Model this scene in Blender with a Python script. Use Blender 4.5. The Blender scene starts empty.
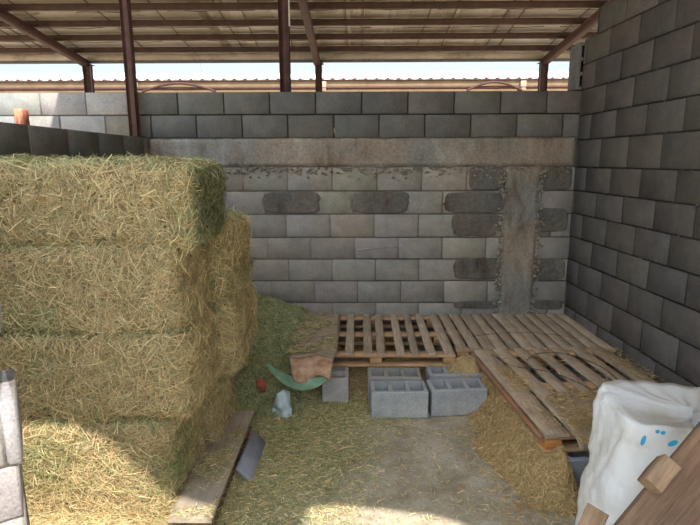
import bpy, math, random
import numpy as np
from mathutils import Vector, Matrix
from mathutils.bvhtree import BVHTree
random.seed(7); RNG = np.random.default_rng(11)
SC = bpy.context.scene; COL = SC.collection
R = math.radians

# ------------------------------------------------------------------ helpers
def tag(o, label=None, cat=None, group=None, kind=None):
    if label: o['label'] = label
    if cat: o['category'] = cat
    if group: o['group'] = group
    if kind: o['kind'] = kind
    return o

def empty(name, loc=(0, 0, 0), rot=(0, 0, 0)):
    o = bpy.data.objects.new(name, None); COL.objects.link(o)
    o.location = loc; o.rotation_euler = rot; o.empty_display_size = .1
    return o

def noise3(p, scale=1.0, seed=0, octs=3):
    """smooth pseudo noise for arrays of points, about -1..1"""
    rg = np.random.default_rng(seed); p = np.asarray(p, float) * scale
    out = np.zeros(len(p)); amp = 1.0; tot = 0
    for k in range(octs):
        for _ in range(4):
            d = rg.normal(size=3); d *= rg.uniform(.7, 1.4) / np.linalg.norm(d) * (2 ** k)
            out += amp * np.sin(p @ d * 2 * math.pi + rg.uniform(0, 6.28)) / 4 ** .5
        tot += amp; amp *= .55
    return out / tot

class MB:
    def __init__(s): s.v = []; s.f = []; s.c = []; s.n = 0
    def add(s, V, F, c=(.5, .5, .5)):
        V = np.asarray(V, float).reshape(-1, 3); F = np.asarray(F, int)
        cc = np.asarray(c, float)
        if cc.ndim == 1: cc = np.tile(cc, (len(V), 1))
        s.v.append(V); s.f.append((F + s.n)); s.c.append(cc); s.n += len(V)
    def box(s, lo, hi, c=(.5, .5, .5), ch=0.0, M=None, jit=0.0):
        """box with chamfered edges (24 corner points)"""
        lo = np.array(lo, float); hi = np.array(hi, float)
        V, F = cham_box(lo, hi, ch)
        if jit: V = V + RNG.uniform(-jit, jit, size=V.shape)
        if M is not None:
            V = V @ np.array(M.to_3x3()).T + np.array(M.translation)
        for q in F:
            pass
        quads = [q for q in F if len(q) == 4]; tris = [q for q in F if len(q) == 3]
        base = s.n
        s.v.append(V); s.c.append(np.tile(np.asarray(c, float), (len(V), 1)))
        if quads: s.f.append(np.array(quads) + base)
        if tris: s.f.append(np.array(tris) + base)
        s.n += len(V)
    def build(s, name, mat, parent=None, smooth=False, loc=None):
        V = np.concatenate(s.v); C = np.concatenate(s.c)
        me = bpy.data.meshes.new(name)
        if loc is not None: V = V - np.array(loc)
        counts = np.concatenate([np.full(len(f), f.shape[1]) for f in s.f])
        loops = np.concatenate([f.reshape(-1) for f in s.f])
        me.vertices.add(len(V)); me.vertices.foreach_set('co', V.astype(np.float32).reshape(-1))
        me.loops.add(len(loops)); me.loops.foreach_set('vertex_index', loops.astype(np.int32))
        me.polygons.add(len(counts))
        st = np.concatenate([[0], np.cumsum(counts)[:-1]])
        me.polygons.foreach_set('loop_start', st.astype(np.int32))
        if smooth: me.polygons.foreach_set('use_smooth', np.ones(len(counts), bool))
        me.update(calc_edges=True)
        a = me.attributes.new('col', 'FLOAT_COLOR', 'POINT')
        a.data.foreach_set('color', np.concatenate([C, np.ones((len(C), 1))], 1).astype(np.float32).reshape(-1))
        me.validate()
        me.materials.append(mat)
        o = bpy.data.objects.new(name, me); COL.objects.link(o)
        if parent: o.parent = parent
        if loc is not None: o.location = loc
        return o

def cham_box(lo, hi, c):
    """faces + edge strips + corner triangles"""
    if c <= 0:
        V = np.array([[(lo, hi)[i & 1][0], (lo, hi)[(i >> 1) & 1][1], (lo, hi)[(i >> 2) & 1][2]] for i in range(8)])
        return V, [(0, 2, 3, 1), (4, 5, 7, 6), (0, 1, 5, 4), (2, 6, 7, 3), (0, 4, 6, 2), (1, 3, 7, 5)]
    V = []; idx = {}
    for i in range(8):
        sg = [(i & 1), (i >> 1) & 1, (i >> 2) & 1]
        for ax in range(3):
            p = []
            for k in range(3):
                e = hi[k] if sg[k] else lo[k]
                if k != ax: e += -c if sg[k] else c
                p.append(e)
            idx[(i, ax)] = len(V); V.append(p)
    F = []
    cen = (lo + hi) / 2; V = np.array(V)
    def addf(q):
        q = list(q); a, b, d = V[q[0]], V[q[1]], V[q[2]]
        n = np.cross(b - a, d - a); m = V[q].mean(0) - cen
        if n @ m < 0: q = q[::-1]
        F.append(tuple(q))
    for ax in range(3):
        o = [k for k in range(3) if k != ax]
        for s in (0, 1):
            b = s << ax
            r = [b, b | 1 << o[0], b | 1 << o[0] | 1 << o[1], b | 1 << o[1]]
            addf([idx[(i, ax)] for i in r])
        for i in range(8):                                          # edges along ax
            if not (i >> ax) & 1:
                j = i | 1 << ax
                addf([idx[(i, o[0])], idx[(j, o[0])], idx[(j, o[1])], idx[(i, o[1])]])
    for i in range(8): addf([idx[(i, 0)], idx[(i, 1)], idx[(i, 2)]])
    return V, F

def tube(mb, pts, r, c, n=8):
    pts = [Vector(p) for p in pts]; rings = []
    for i, p in enumerate(pts):
        t = (pts[min(i + 1, len(pts) - 1)] - pts[max(i - 1, 0)]).normalized()
        a = t.orthogonal().normalized(); b = t.cross(a)
        rings.append([p + (a * math.cos(k / n * 6.2832) + b * math.sin(k / n * 6.2832)) * r for k in range(n)])
    # keep rings aligned
    for i in range(1, len(rings)):
        best = min(range(n), key=lambda s: (rings[i][s] - rings[i - 1][0]).length)
        rings[i] = rings[i][best:] + rings[i][:best]
    V = [v for r_ in rings for v in r_]; F = []
    for i in range(len(pts) - 1):
        for k in range(n):
            F.append((i * n + k, i * n + (k + 1) % n, (i + 1) * n + (k + 1) % n, (i + 1) * n + k))
    mb.add(V, F, c)
    for e in (0, len(pts) - 1):
        mb.add([pts[e]] + rings[e], [(0, k + 1, (k + 1) % n + 1) for k in range(n)], c)

def strands(mb, P, N, L, W, cols, lift=.35, bow=.12, tdir=None, tw=0.0):
    """dry stalks: bent ribbons, all vectorised"""
    n = len(P); g = RNG
    r = g.normal(size=(n, 3))
    if tdir is not None: r = r * (1 - tw) + tw * np.asarray(tdir) * g.choice([-1, 1], size=(n, 1))
    r -= (r * N).sum(1, keepdims=True) * N
    r /= np.linalg.norm(r, axis=1, keepdims=True) + 1e-9
    t = r + N * g.uniform(-.25 * lift, lift, size=(n, 1))
    t /= np.linalg.norm(t, axis=1, keepdims=True)
    sd = np.cross(t, N + g.normal(size=(n, 3)) * .6)
    sd /= np.linalg.norm(sd, axis=1, keepdims=True) + 1e-9
    L = np.asarray(L).reshape(-1, 1); W = np.asarray(W).reshape(-1, 1)
    h = g.uniform(0.001, .012, size=(n, 1))
    mid = P + N * (h + L * bow * g.uniform(.2, 1, size=(n, 1)))
    a = P + N * h - t * L * .5 * np.array([1, 1, 1.0]); b = P + N * h + t * L * .5 + g.normal(size=(n, 3)) * L * .06
    V = np.stack([a - sd * W, a + sd * W, mid - sd * W, mid + sd * W, b - sd * W * .5, b + sd * W * .5], 1).reshape(-1, 3)
    i = np.arange(n)[:, None] * 6
    F = np.concatenate([i + np.array([[0, 1, 3, 2]]), i + np.array([[2, 3, 5, 4]])], 0)
    C = np.repeat(cols, 6, 0)
    mb.add(V, F, C)

def pick(n, pal, w, jit=.12):
    pal = np.array(pal); w = np.array(w, float) / sum(w)
    c = pal[RNG.choice(len(pal), n, p=w)] * RNG.uniform(1 - jit * 2, 1 + jit * 2, size=(n, 1))
    return np.clip(c * RNG.uniform(1 - jit * .4, 1 + jit * .4, size=(n, 3)), 0, 1)

# ------------------------------------------------------------------ materials
def mat(name):
    m = bpy.data.materials.new(name); m.use_nodes = True
    nt = m.node_tree; nt.nodes.clear()
    out = nt.nodes.new('ShaderNodeOutputMaterial'); b = nt.nodes.new('ShaderNodeBsdfPrincipled')
    nt.links.new(b.outputs[0], out.inputs[0])
    return m, nt, b
def nd(nt, t, **k):
    n = nt.nodes.new(t)
    for a, v in k.items():
        if a in n.inputs: n.inputs[a].default_value = v
        else: setattr(n, a, v)
    return n
def noise_node(nt, scale, detail=4, rough=.6, vec=None):
    n = nt.nodes.new('ShaderNodeTexNoise'); n.inputs['Scale'].default_value = scale
    n.inputs['Detail'].default_value = detail; n.inputs['Roughness'].default_value = rough
    if vec is not None: nt.links.new(vec, n.inputs['Vector'])
    return n
def ramp(nt, fac, stops):
    r = nt.nodes.new('ShaderNodeValToRGB'); e = r.color_ramp.elements
    while len(e) < len(stops): e.new(.5)
    for el, (p, c) in zip(e, stops): el.position = p; el.color = (*c, 1) if len(c) == 3 else c
    nt.links.new(fac, r.inputs[0]); return r
def mix(nt, fac, a, b, mode='MIX'):
    m = nt.nodes.new('ShaderNodeMix'); m.data_type = 'RGBA'; m.blend_type = mode
    for s, v in ((0, fac), (6, a), (7, b)):
        if hasattr(v, 'is_linked') or hasattr(v, 'links'): nt.links.new(v, m.inputs[s])
        else: m.inputs[s].default_value = v if s == 0 else ((*v, 1) if len(v) == 3 else v)
    return m.outputs[2]
def bump(nt, b, h, strength=.4, dist=.01):
    n = nt.nodes.new('ShaderNodeBump'); n.inputs['Strength'].default_value = strength; n.inputs['Distance'].default_value = dist
    nt.links.new(h, n.inputs['Height']); nt.links.new(n.outputs[0], b.inputs['Normal']); return n
def attr(nt):
    a = nt.nodes.new('ShaderNodeAttribute'); a.attribute_name = 'col'; return a.outputs[0]
def objco(nt):
    return nt.nodes.new('ShaderNodeTexCoord').outputs['Object']

def block_mat():
    m, nt, b = mat('concrete_block'); co = objco(nt)
    sp = noise_node(nt, 130, 3, .7, co); bl = noise_node(nt, 9, 4, .6, co); lg = noise_node(nt, 1.6, 3, .55, co)
    f1 = ramp(nt, sp.outputs[0], [(.3, (.72, .72, .72)), (.7, (1.2, 1.2, 1.2))])
    f2 = ramp(nt, bl.outputs[0], [(.3, (.82, .82, .82)), (.7, (1.14, 1.13, 1.1))])
    f3 = ramp(nt, lg.outputs[0], [(.35, (.9, .92, .95)), (.65, (1.1, 1.05, .98))])
    c = mix(nt, 1., attr(nt), f1.outputs[0], 'MULTIPLY'); c = mix(nt, 1., c, f2.outputs[0], 'MULTIPLY'); c = mix(nt, 1., c, f3.outputs[0], 'MULTIPLY')
    nt.links.new(c, b.inputs['Base Color']); b.inputs['Roughness'].default_value = .93; b.inputs['Specular IOR Level'].default_value = .2
    n2 = noise_node(nt, 60, 6, .75, co); bump(nt, b, n2.outputs[0], .55, .006)
    return m
M_BLOCK = block_mat()

def plaster_mat():
    m, nt, b = mat('stained_concrete'); co = objco(nt)
    mp = nd(nt, 'ShaderNodeMapping'); mp.inputs['Scale'].default_value = (1, 1, .35); nt.links.new(co, mp.inputs[0])
    a = noise_node(nt, 4.5, 6, .7, mp.outputs[0]); s = noise_node(nt, 45, 5, .7, co); l = noise_node(nt, 2.2, 4, .6, co)
    st = ramp(nt, a.outputs[0], [(.36, (.60, .48, .40)), (.46, (.92, .88, .84)), (.56, (1.05, 1.03, 1.0)), (.68, (1.35, 1.34, 1.32))])
    sp = ramp(nt, s.outputs[0], [(.3, (.7, .7, .7)), (.68, (1.18, 1.18, 1.18))])
    ll = ramp(nt, l.outputs[0], [(.38, (.92, .98, 1.02)), (.6, (1.1, 1.0, .92))])
    c = mix(nt, 1., attr(nt), st.outputs[0], 'MULTIPLY'); c = mix(nt, 1., c, sp.outputs[0], 'MULTIPLY'); c = mix(nt, 1., c, ll.outputs[0], 'MULTIPLY')
    nt.links.new(c, b.inputs['Base Color']); b.inputs['Roughness'].default_value = .95; b.inputs['Specular IOR Level'].default_value = .15
    n2 = noise_node(nt, 28, 8, .8, co); bump(nt, b, n2.outputs[0], .8, .012)
    return m
M_PLAS = plaster_mat()

def straw_mat():
    m, nt, b = mat('dry_hay')
    nt.links.new(attr(nt), b.inputs['Base Color']); b.inputs['Roughness'].default_value = .7; b.inputs['Specular IOR Level'].default_value = .25
    return m
M_STRAW = straw_mat()

def wood_mat(name, dark, light, stain=(.8, .8, .8)):
    m, nt, b = mat(name); co = objco(nt)
    oi = nt.nodes.new('ShaderNodeObjectInfo')
    ad = nt.nodes.new('ShaderNodeVectorMath'); ad.operation = 'ADD'
    mu = nt.nodes.new('ShaderNodeVectorMath'); mu.operation = 'SCALE'; mu.inputs['Scale'].default_value = 37.
    cb = nt.nodes.new('ShaderNodeCombineXYZ')
    for i in range(3): nt.links.new(oi.outputs['Random'], cb.inputs[i])
    nt.links.new(cb.outputs[0], mu.inputs[0]); nt.links.new(co, ad.inputs[0]); nt.links.new(mu.outputs[0], ad.inputs[1])
    mp = nd(nt, 'ShaderNodeMapping'); mp.inputs['Scale'].default_value = (1.6, 22, 22); nt.links.new(ad.outputs[0], mp.inputs[0])
    g = noise_node(nt, 3, 7, .7, mp.outputs[0]); l = noise_node(nt, 5, 4, .6, ad.outputs[0])
    c = ramp(nt, g.outputs[0], [(.3, dark), (.62, light)]).outputs[0]
    c = mix(nt, 1., c, ramp(nt, l.outputs[0], [(.3, stain), (.65, (1.12, 1.1, 1.05))]).outputs[0], 'MULTIPLY')
    hs = nt.nodes.new('ShaderNodeMapRange'); hs.inputs[3].default_value = .82; hs.inputs[4].default_value = 1.15
    nt.links.new(oi.outputs['Random'], hs.inputs[0])
    hv = nt.nodes.new('ShaderNodeHueSaturation'); nt.links.new(hs.outputs[0], hv.inputs['Value']); nt.links.new(c, hv.inputs['Color'])
    nt.links.new(hv.outputs[0], b.inputs['Base Color']); b.inputs['Roughness'].default_value = .82; b.inputs['Specular IOR Level'].default_value = .25
    bump(nt, b, g.outputs[0], .35, .003)
    return m
M_WOOD = wood_mat('weathered_wood', (.24, .18, .13), (.45, .36, .275))
M_WOODR = wood_mat('fresh_pallet_wood', (.30, .17, .09), (.50, .32, .18))
M_WOODB = wood_mat('old_board_wood', (.10, .06, .04), (.19, .12, .08))
M_WOODM = wood_mat('mid_brown_wood', (.13, .085, .055), (.24, .165, .11))
M_WOODS = wood_mat('reddish_side_wood', (.20, .10, .06), (.33, .18, .11))
M_CHIP = wood_mat('orange_pallet_foot', (.42, .16, .05), (.62, .28, .10))

def simple(name, c1, c2, scale=8, rough=.8, bs=0, bscale=40, metal=0, spec=.3, trans=0):
    m, nt, b = mat(name); co = objco(nt)
    n = noise_node(nt, scale, 5, .65, co)
    r = ramp(nt, n.outputs[0], [(.35, c1), (.65, c2)])
    nt.links.new(r.outputs[0], b.inputs['Base Color']); b.inputs['Roughness'].default_value = rough
    b.inputs['Metallic'].default_value = metal; b.inputs['Specular IOR Level'].default_value = spec
    b.inputs['Transmission Weight'].default_value = trans
    if bs:
        n2 = noise_node(nt, bscale, 5, .7, co); bump(nt, b, n2.outputs[0], bs, .01)
    return m
M_STEEL = simple('red_oxide_steel', (.045, .018, .014), (.082, .033, .026), 14, .6, .1)
M_PURL = simple('purlin_steel', (.055, .028, .017), (.09, .048, .03), 10, .65, .1)
M_EAVE = simple('eave_beam_steel', (.10, .10, .12), (.16, .14, .15), 10, .5)

def roof_mat():
    m, nt, b = mat('roof_sheet'); co = objco(nt)
    l = noise_node(nt, 1.3, 6, .7, co)
    mp = nd(nt, 'ShaderNodeMapping'); mp.inputs['Scale'].default_value = (.6, 5, 1); nt.links.new(co, mp.inputs[0])
    s = noise_node(nt, 2.2, 7, .75, mp.outputs[0])
    c = ramp(nt, l.outputs[0], [(.3, (.37, .28, .20)), (.5, (.52, .42, .32)), (.7, (.61, .52, .42))]).outputs[0]
    c = mix(nt, 1., c, ramp(nt, s.outputs[0], [(.3, (.5, .45, .4)), (.46, (1, 1, 1)), (.9, (1.05, 1.05, 1.05))]).outputs[0], 'MULTIPLY')
    nt.links.new(c, b.inputs['Base Color']); b.inputs['Roughness'].default_value = .75
    return m
M_ROOF = roof_mat()

def floor_mat():
    m, nt, b = mat('dusty_floor'); co = objco(nt)
    l = noise_node(nt, 1.5, 6, .65, co); s = noise_node(nt, 60, 4, .7, co); w = noise_node(nt, 5, 6, .7, co)
    c = ramp(nt, l.outputs[0], [(.32, (.31, .27, .20)), (.5, (.42, .375, .30)), (.68, (.47, .44, .39))]).outputs[0]
    c = mix(nt, 1., c, ramp(nt, w.outputs[0], [(.36, (.74, .72, .66)), (.56, (1.05, 1.05, 1.05))]).outputs[0], 'MULTIPLY')
    c = mix(nt, 1., c, ramp(nt, s.outputs[0], [(.3, (.8, .8, .78)), (.7, (1.12, 1.12, 1.12))]).outputs[0], 'MULTIPLY')
    nt.links.new(c, b.inputs['Base Color']); b.inputs['Roughness'].default_value = .95; b.inputs['Specular IOR Level'].default_value = .15
    bump(nt, b, w.outputs[0], .4, .02)
    return m
M_FLOOR = floor_mat()
M_SAND = simple('sandy_ground', (.50, .42, .31), (.62, .54, .42), .8, .95)

# ------------------------------------------------------------------ the setting
BY = 4.8188
def RX(y): return 1.9965 + .0452 * (BY - y)

def block_wall(mb, O, U, Nn, rows, thick, base, mortar, gap=.008, jit=.10, seed=1, topgap=None, ends=(0, 1)):
    """rows: (z0, z1, joint_phase, pitch, u0, u1). front face at O, facing Nn; courses of separate chamfered blocks."""
    rg = np.random.default_rng(seed); U = np.array(U, float); Nn = np.array(Nn, float); O = np.array(O, float)
    M = np.array([U, -Nn, [0, 0, 1.]]).T          # local x along, y into wall, z up
    for ri, (z0, z1, ph, pit, u0, u1, *ex) in enumerate(rows):
        g = gap
        k = math.floor((u0 - ph) / pit); a = ph + k * pit
        while a < u1:
            lo = max(a, u0); hi = min(a + pit, u1)
            if hi - lo > .03:
                col = np.array(base) * rg.uniform(1 - jit, 1 + jit) * (1 + rg.uniform(-.03, .03, 3))
                dy = rg.uniform(-.003, .004)
                V, F = cham_box(np.array([lo + g / 2, dy, z0 + g / 2 + rg.uniform(-.001, .001)]), np.array([hi - g / 2, thick, z1 - g / 2]), .005)
                V = V + rg.uniform(-.0016, .0016, V.shape)
                V = V @ M.T + O
                q = [f for f in F if len(f) == 4]; t = [f for f in F if len(f) == 3]
                b0 = mb.n; mb.v.append(V); mb.c.append(np.tile(col, (len(V), 1))); mb.n += len(V)
                mb.f.append(np.array(q) + b0); mb.f.append(np.array(t) + b0)
            a += pit
        dep = ex[0] if ex else .005
        if dep is not None:
            V, F = cham_box(np.array([u0 + .002, dep, z0 - .004]), np.array([u1 - .002, thick - .01, z1 - .002]), 0)
            V = V @ M.T + O; b0 = mb.n; mb.v.append(V); mb.c.append(np.tile(np.array(mortar), (8, 1))); mb.n += 8; mb.f.append(np.array(F) + b0)

PI_ = .41; ZB = [0, .21, .421, .635, .845, 1.053, 1.271, 1.484, 1.701, 1.959, 2.164, 2.364]
G1 = (.285, .262, .240); MO = (.235, .214, .195)
mb = MB()
XL = -6.5; XW = 2.19
rows = [(ZB[i], ZB[i + 1], ph, PI_, XL, XW) for i, ph in enumerate([-.42, -.62, -.7936, -.6263, -.8237, -.6406, -.83, -1.0285])]
block_wall(mb, (0, BY, 0), (1, 0, 0), (0, -1, 0), rows, .2, G1, MO, gap=.009, jit=.09, seed=3)
wb = mb.build('wall_back', M_BLOCK); tag(wb, kind='structure')
# two upper courses laid nearly dry: dark joints, one open slit
mb = MB()
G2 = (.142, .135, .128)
slit = -1.4239 + 3 * .4105
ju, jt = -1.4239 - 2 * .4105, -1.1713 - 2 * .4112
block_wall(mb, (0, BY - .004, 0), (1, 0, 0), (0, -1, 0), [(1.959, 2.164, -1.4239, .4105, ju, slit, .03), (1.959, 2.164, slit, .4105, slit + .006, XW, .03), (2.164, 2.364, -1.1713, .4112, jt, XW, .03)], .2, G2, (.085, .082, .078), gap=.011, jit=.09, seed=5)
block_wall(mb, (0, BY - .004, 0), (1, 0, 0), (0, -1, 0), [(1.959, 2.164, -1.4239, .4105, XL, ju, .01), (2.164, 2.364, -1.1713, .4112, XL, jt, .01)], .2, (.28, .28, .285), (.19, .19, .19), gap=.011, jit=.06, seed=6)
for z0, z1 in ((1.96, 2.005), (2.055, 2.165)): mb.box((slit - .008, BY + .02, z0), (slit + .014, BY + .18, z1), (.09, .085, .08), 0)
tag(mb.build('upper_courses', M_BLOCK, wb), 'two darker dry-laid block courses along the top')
# the beam between them
def slab(name, u0, u1, z0, z1, depth, col, parent, seed, rough=.012, step=.02, ragged=.012, m=M_PLAS):
    """uneven cast concrete sheet standing slightly proud of the wall"""
    nx = int((u1 - u0) / step) + 1; nz = int((z1 - z0) / step) + 1
    xs = np.linspace(u0, u1, nx); zz = np.linspace(z0, z1, nz); X, Z = np.meshgrid(xs, zz)
    P = np.stack([X.ravel(), np.zeros(X.size), Z.ravel()], 1)
    n = noise3(P, 4, seed, 4); e = noise3(P, 9, seed + 1, 3)
    dx = np.minimum(X - u0, u1 - X).ravel(); dz = np.minimum(Z - z0, z1 - Z).ravel()
    edge = np.clip(np.minimum(dx, dz) / (ragged * 1.6), 0, 1)
    P[:, 1] = BY - depth * edge - n * rough * .35 * edge + .012 * (1 - edge)
    w = (1 - np.clip(dx / .03, 0, 1)); P[:, 0] += e * ragged * w
    w = (1 - np.clip(dz / .03, 0, 1)); P[:, 2] += e * ragged * .8 * w
    F = [(j * nx + i, j * nx + i + 1, (j + 1) * nx + i + 1, (j + 1) * nx + i) for j in range(nz - 1) for i in range(nx - 1)]
    b = MB(); b.add(P, F, col); return b.build(name, m, parent, smooth=True)
bm_ = slab('bond_beam', XL, 1.993, 1.704, 1.957, .014, (.265, .242, .218), wb, 21)
tag(bm_, 'brown-stained cast concrete band across the wall')
tag(slab('concrete_column', 1.36, 1.70, .02, 1.706, .022, (.255, .236, .208), wb, 31, rough=.03, ragged=.02), 'rough cast concrete column in the wall')
mb = MB(); mb.box((XL, BY + .02, 1.69), (XW, BY + .195, 1.965), (.28, .25, .22), .004); mb.build('beam_core', M_PLAS, wb)
# mortar dashed over patched blocks
def blob(name, x0, x1, z0, z1, seed, col=(.135, .128, .118), d=.012):
    cx, cz = (x0 + x1) / 2, (z0 + z1) / 2; hx, hz = (x1 - x0) / 2, (z1 - z0) / 2
    nr, na = 12, 64; V = []; rg = np.random.default_rng(seed); ph = rg.uniform(0, 6.28, 5)
    for j in range(nr + 1):
        for i in range(na):
            a = i / na * 2 * math.pi; r = j / nr
            ex = 5; s = (abs(math.cos(a)) ** ex + abs(math.sin(a)) ** ex) ** (-1 / ex)
            wob = 1 + .022 * math.sin(3 * a + ph[0]) + .016 * math.sin(7 * a + ph[1]) + .010 * math.sin(13 * a + ph[2])
            V.append([cx + hx * math.cos(a) * s * r * wob, 0, cz + hz * math.sin(a) * s * r * wob])
    V = np.array(V); n = noise3(V, 12, seed, 4); rr = np.repeat(np.arange(nr + 1) / nr, na)
    V[:, 1] = BY - np.where(rr > .99, -.008, d + n * .006 * (1 - rr ** 4))
    F = [(j * na + i, j * na + (i + 1) % na, (j + 1) * na + (i + 1) % na, (j + 1) * na + i) for j in range(nr) for i in range(na)]
    b = MB(); b.add(V, F, col); return tag(b.build(name, M_PLAS, wb, smooth=True), 'dark grey smear of mortar over patched block')
for i, (a, b_, c, d) in enumerate([(-.86, -.312, 1.276, 1.482), (-.053, .508, 1.276, 1.482), (.82, 1.37, 1.278, 1.475), (.895, 1.375, 1.06, 1.275), (1.04, 1.38, 1.49, 1.70), (.928, 1.38, .648, .858),
                                   (.94, 1.37, .365, .438), (1.67, 1.985, 1.49, 1.70), (1.67, 1.975, 1.10, 1.325), (1.67, 1.985, .646, .855), (1.68, 1.985, .355, .45)]):
    blob('mortar_patch', a, b_, c, d, 50 + i)
# crumbly edge of splashed mortar under the beam
mb = MB()
for _ in range(420):
    x = RNG.uniform(-1.6, 1.95); z = 1.70 - abs(RNG.normal()) * .035; s = RNG.uniform(.004, .013)
    mb.box((x - s, BY - .012 - s * .4, z - s * .7), (x + s, BY + .004, z + s * .7), np.array((.26, .235, .205)) * RNG.uniform(.7, 1.2), s * .4, jit=s * .25)
for _ in range(240):
    x = RNG.choice([1.355, 1.70]) + RNG.normal() * .02; z = RNG.uniform(.3, 1.66); s = RNG.uniform(.004, .014)
    mb.box((x - s, BY - .022 - s * .4, z - s * .9), (x + s, BY + .004, z + s * .9), np.array((.28, .255, .22)) * RNG.uniform(.7, 1.2), s * .4, jit=s * .25)
mb.build('mortar_crumbs', M_PLAS, wb)
# chalk-like scratch on one block
mb = MB(); pts = [(.02 + t * .41, BY - .0075, .940 + t * .032 + .003 * math.sin(t * 40)) for t in np.linspace(0, 1, 14)]
tube(mb, pts, .0035, (.62, .6, .56), 5); tag(mb.build('scratch_mark', M_PLAS, wb), 'pale scratch mark across one block')

# right wall, slightly splayed
mb = MB(); ang = math.atan(.0452)
U = np.array([math.sin(ang), -math.cos(ang), 0]); Nn = np.array([-math.cos(ang), -math.sin(ang), 0])
zr = [0, .19, .402, .632, .853, 1.067, 1.281, 1.487, 1.696, 1.932, 2.142, 2.36, 2.574, 2.78, 2.99, 3.2, 3.41]
rws = []
for i in range(len(zr) - 1):
    par = (3.99 if i % 2 == 0 else 3.79)      # row below .19 -> KL parity
    u = (BY - par); rws.append((zr[i], zr[i + 1], u % .4 - .4, .401, 0 if i < 13 else (.20 if i < 14 else .4), 4.0))
# parity check row .401-.631 = KL (3.988)
rws = [(z0, z1, ((BY - (3.985 if k % 2 == 0 else 3.79)) % .4) - .4, .401, u0, u1) for k, (z0, z1, p, q, u0, u1) in enumerate(rws)]
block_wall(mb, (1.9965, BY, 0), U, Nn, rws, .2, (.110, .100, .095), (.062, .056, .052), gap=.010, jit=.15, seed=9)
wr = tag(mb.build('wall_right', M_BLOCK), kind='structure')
mb = MB()
for _ in range(150):
    k = random.randrange(2, 14); u = RNG.uniform(0, 2.2); s = RNG.uniform(.004, .010); z = zr[k] + RNG.normal() * .004
    p = np.array([1.9965, BY, 0]) + U * u + Nn * .004
    mb.box((p[0] - s * .6, p[1] - s, z - s * .6), (p[0] + s * .6, p[1] + s, z + s * .6), (.12, .115, .11), s * .4, jit=s * .2)
mb.build('mortar_crumbs', M_PLAS, wr)
# the cement fillet along the foot of the right wall
# left wall, lower
mb = MB(); lz = [0, .16, .365, .57, .775, .98, 1.185, 1.39, 1.595, 1.765, 1.965]
rws = [(lz[i], lz[i + 1], (.13 if i % 2 else .33) - .41, .41, 0, 3.6) for i in range(len(lz) - 1)]
block_wall(mb, (-1.85, BY - .025, 0), (0, -1, 0), (1, 0, 0), rws, .2, (.17, .172, .165), (.11, .11, .105), gap=.007, jit=.05, seed=13)
wl = tag(mb.build('wall_left', M_BLOCK), kind='structure')
# near left: broken end of the front block wall
mb = MB()
rws = [(0, .2, -.2, .4, 0, 1.1), (.2, .4, 0, .4, 0, 1.1), (.4, .6, -.2, .4, 0, 1.1), (.6, .8, 0, .4, 0, 1.1), (.8, 1.0, -.2, .4, 0, 1.1), (1.0, 1.125, -.05, .4, 0, 1.1), (1.125, 1.275, .02, .4, -.012, 1.1)]
wa = R(33); UF = np.array([-math.cos(wa), -math.sin(wa), 0]); NF = np.array([math.sin(wa), -math.cos(wa), 0])
block_wall(mb, (-.720, 1.0, 0), UF, NF, rws, .2, (.31, .31, .32), (.27, .26, .25), gap=.004, jit=.02, seed=17)
wf = tag(mb.build('wall_front', M_BLOCK), kind='structure')
MF = Matrix(((-UF[0], -NF[0], 0, -.720), (-UF[1], -NF[1], 0, 1.0), (0, 0, 1, 0), (0, 0, 0, 1)))
mb = MB(); mb.box((-1.1, .004, 1.285), (-.20, .196, 1.405), (.52, .5, .47), .01, jit=.006, M=MF); mb.box((-1.1, 0, 1.405), (-.002, .2, 1.455), (.31, .31, .32), .012, jit=.004, M=MF)
mb.build('block_course', M_BLOCK, wf)
# floor and ground outside
mb = MB(); nx, ny = 90, 110
xs = np.linspace(-1.95, 2.35, nx); ys = np.linspace(-1.0, 4.85, ny); X, Y = np.meshgrid(xs, ys)
P = np.stack([X.ravel(), Y.ravel(), np.zeros(X.size)], 1); P[:, 2] = np.minimum(noise3(P, .9, 4, 3) * .004 - .003, 0)
mb.add(P, [(j * nx + i, j * nx + i + 1, (j + 1) * nx + i + 1, (j + 1) * nx + i) for j in range(ny - 1) for i in range(nx - 1)])
tag(mb.build('floor', M_FLOOR, smooth=True), kind='structure')
mb = MB(); mb.add([(-60, -50, -.02), (60, -50, -.02), (60, 90, -.02), (-60, 90, -.02)], [(0, 1, 2, 3)])
tag(mb.build('ground', M_SAND), kind='structure')

# ------------------------------------------------------------------ roof
SL = .1157
def RZ(y): return 3.41 + SL * (9 - y)
roof = empty('ceiling', (0, 9, RZ(9))); tag(roof, kind='structure')
SUN = np.array([-.25, .55, -.80])
def back(x, y, z):
    """where a sun ray that grazes (x, y, z) passes the roof sheet"""
    k = (RZ(y) + .09 - z) / (.80 - SL * .55); return (x - SUN[0] * k, y - SUN[1] * k)
edge = [(-10, 4.3), (-1.95, 4.3), back(-2.50, BY, 2.34), back(-2.74, BY, 2.06), (-1.66, 2.3), (-1.16, 1.6), (-1.13, .35), (-1.10, back(-1.8, 2.25, .54)[1]), back(-1.8, 2.25, .54), back(-1.33, 2.25, .54), back(-1.17, 2.25, .44), back(-.935, 2.25, .19),
        back(-.90, 2.384, 0), back(-.72, 2.31, 0), back(-.70, 1.85, 0), back(-.30, 1.85, 0), back(-.237, 2.389, 0), back(-.056, 2.406, 0), back(.375, 2.34, 0), back(.56, 2.26, 0), (2.00, -3.0), (9, -3.0)]  # unseen front edge, its outline shaped to throw the wanted sun patches
mb = MB()
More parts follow.
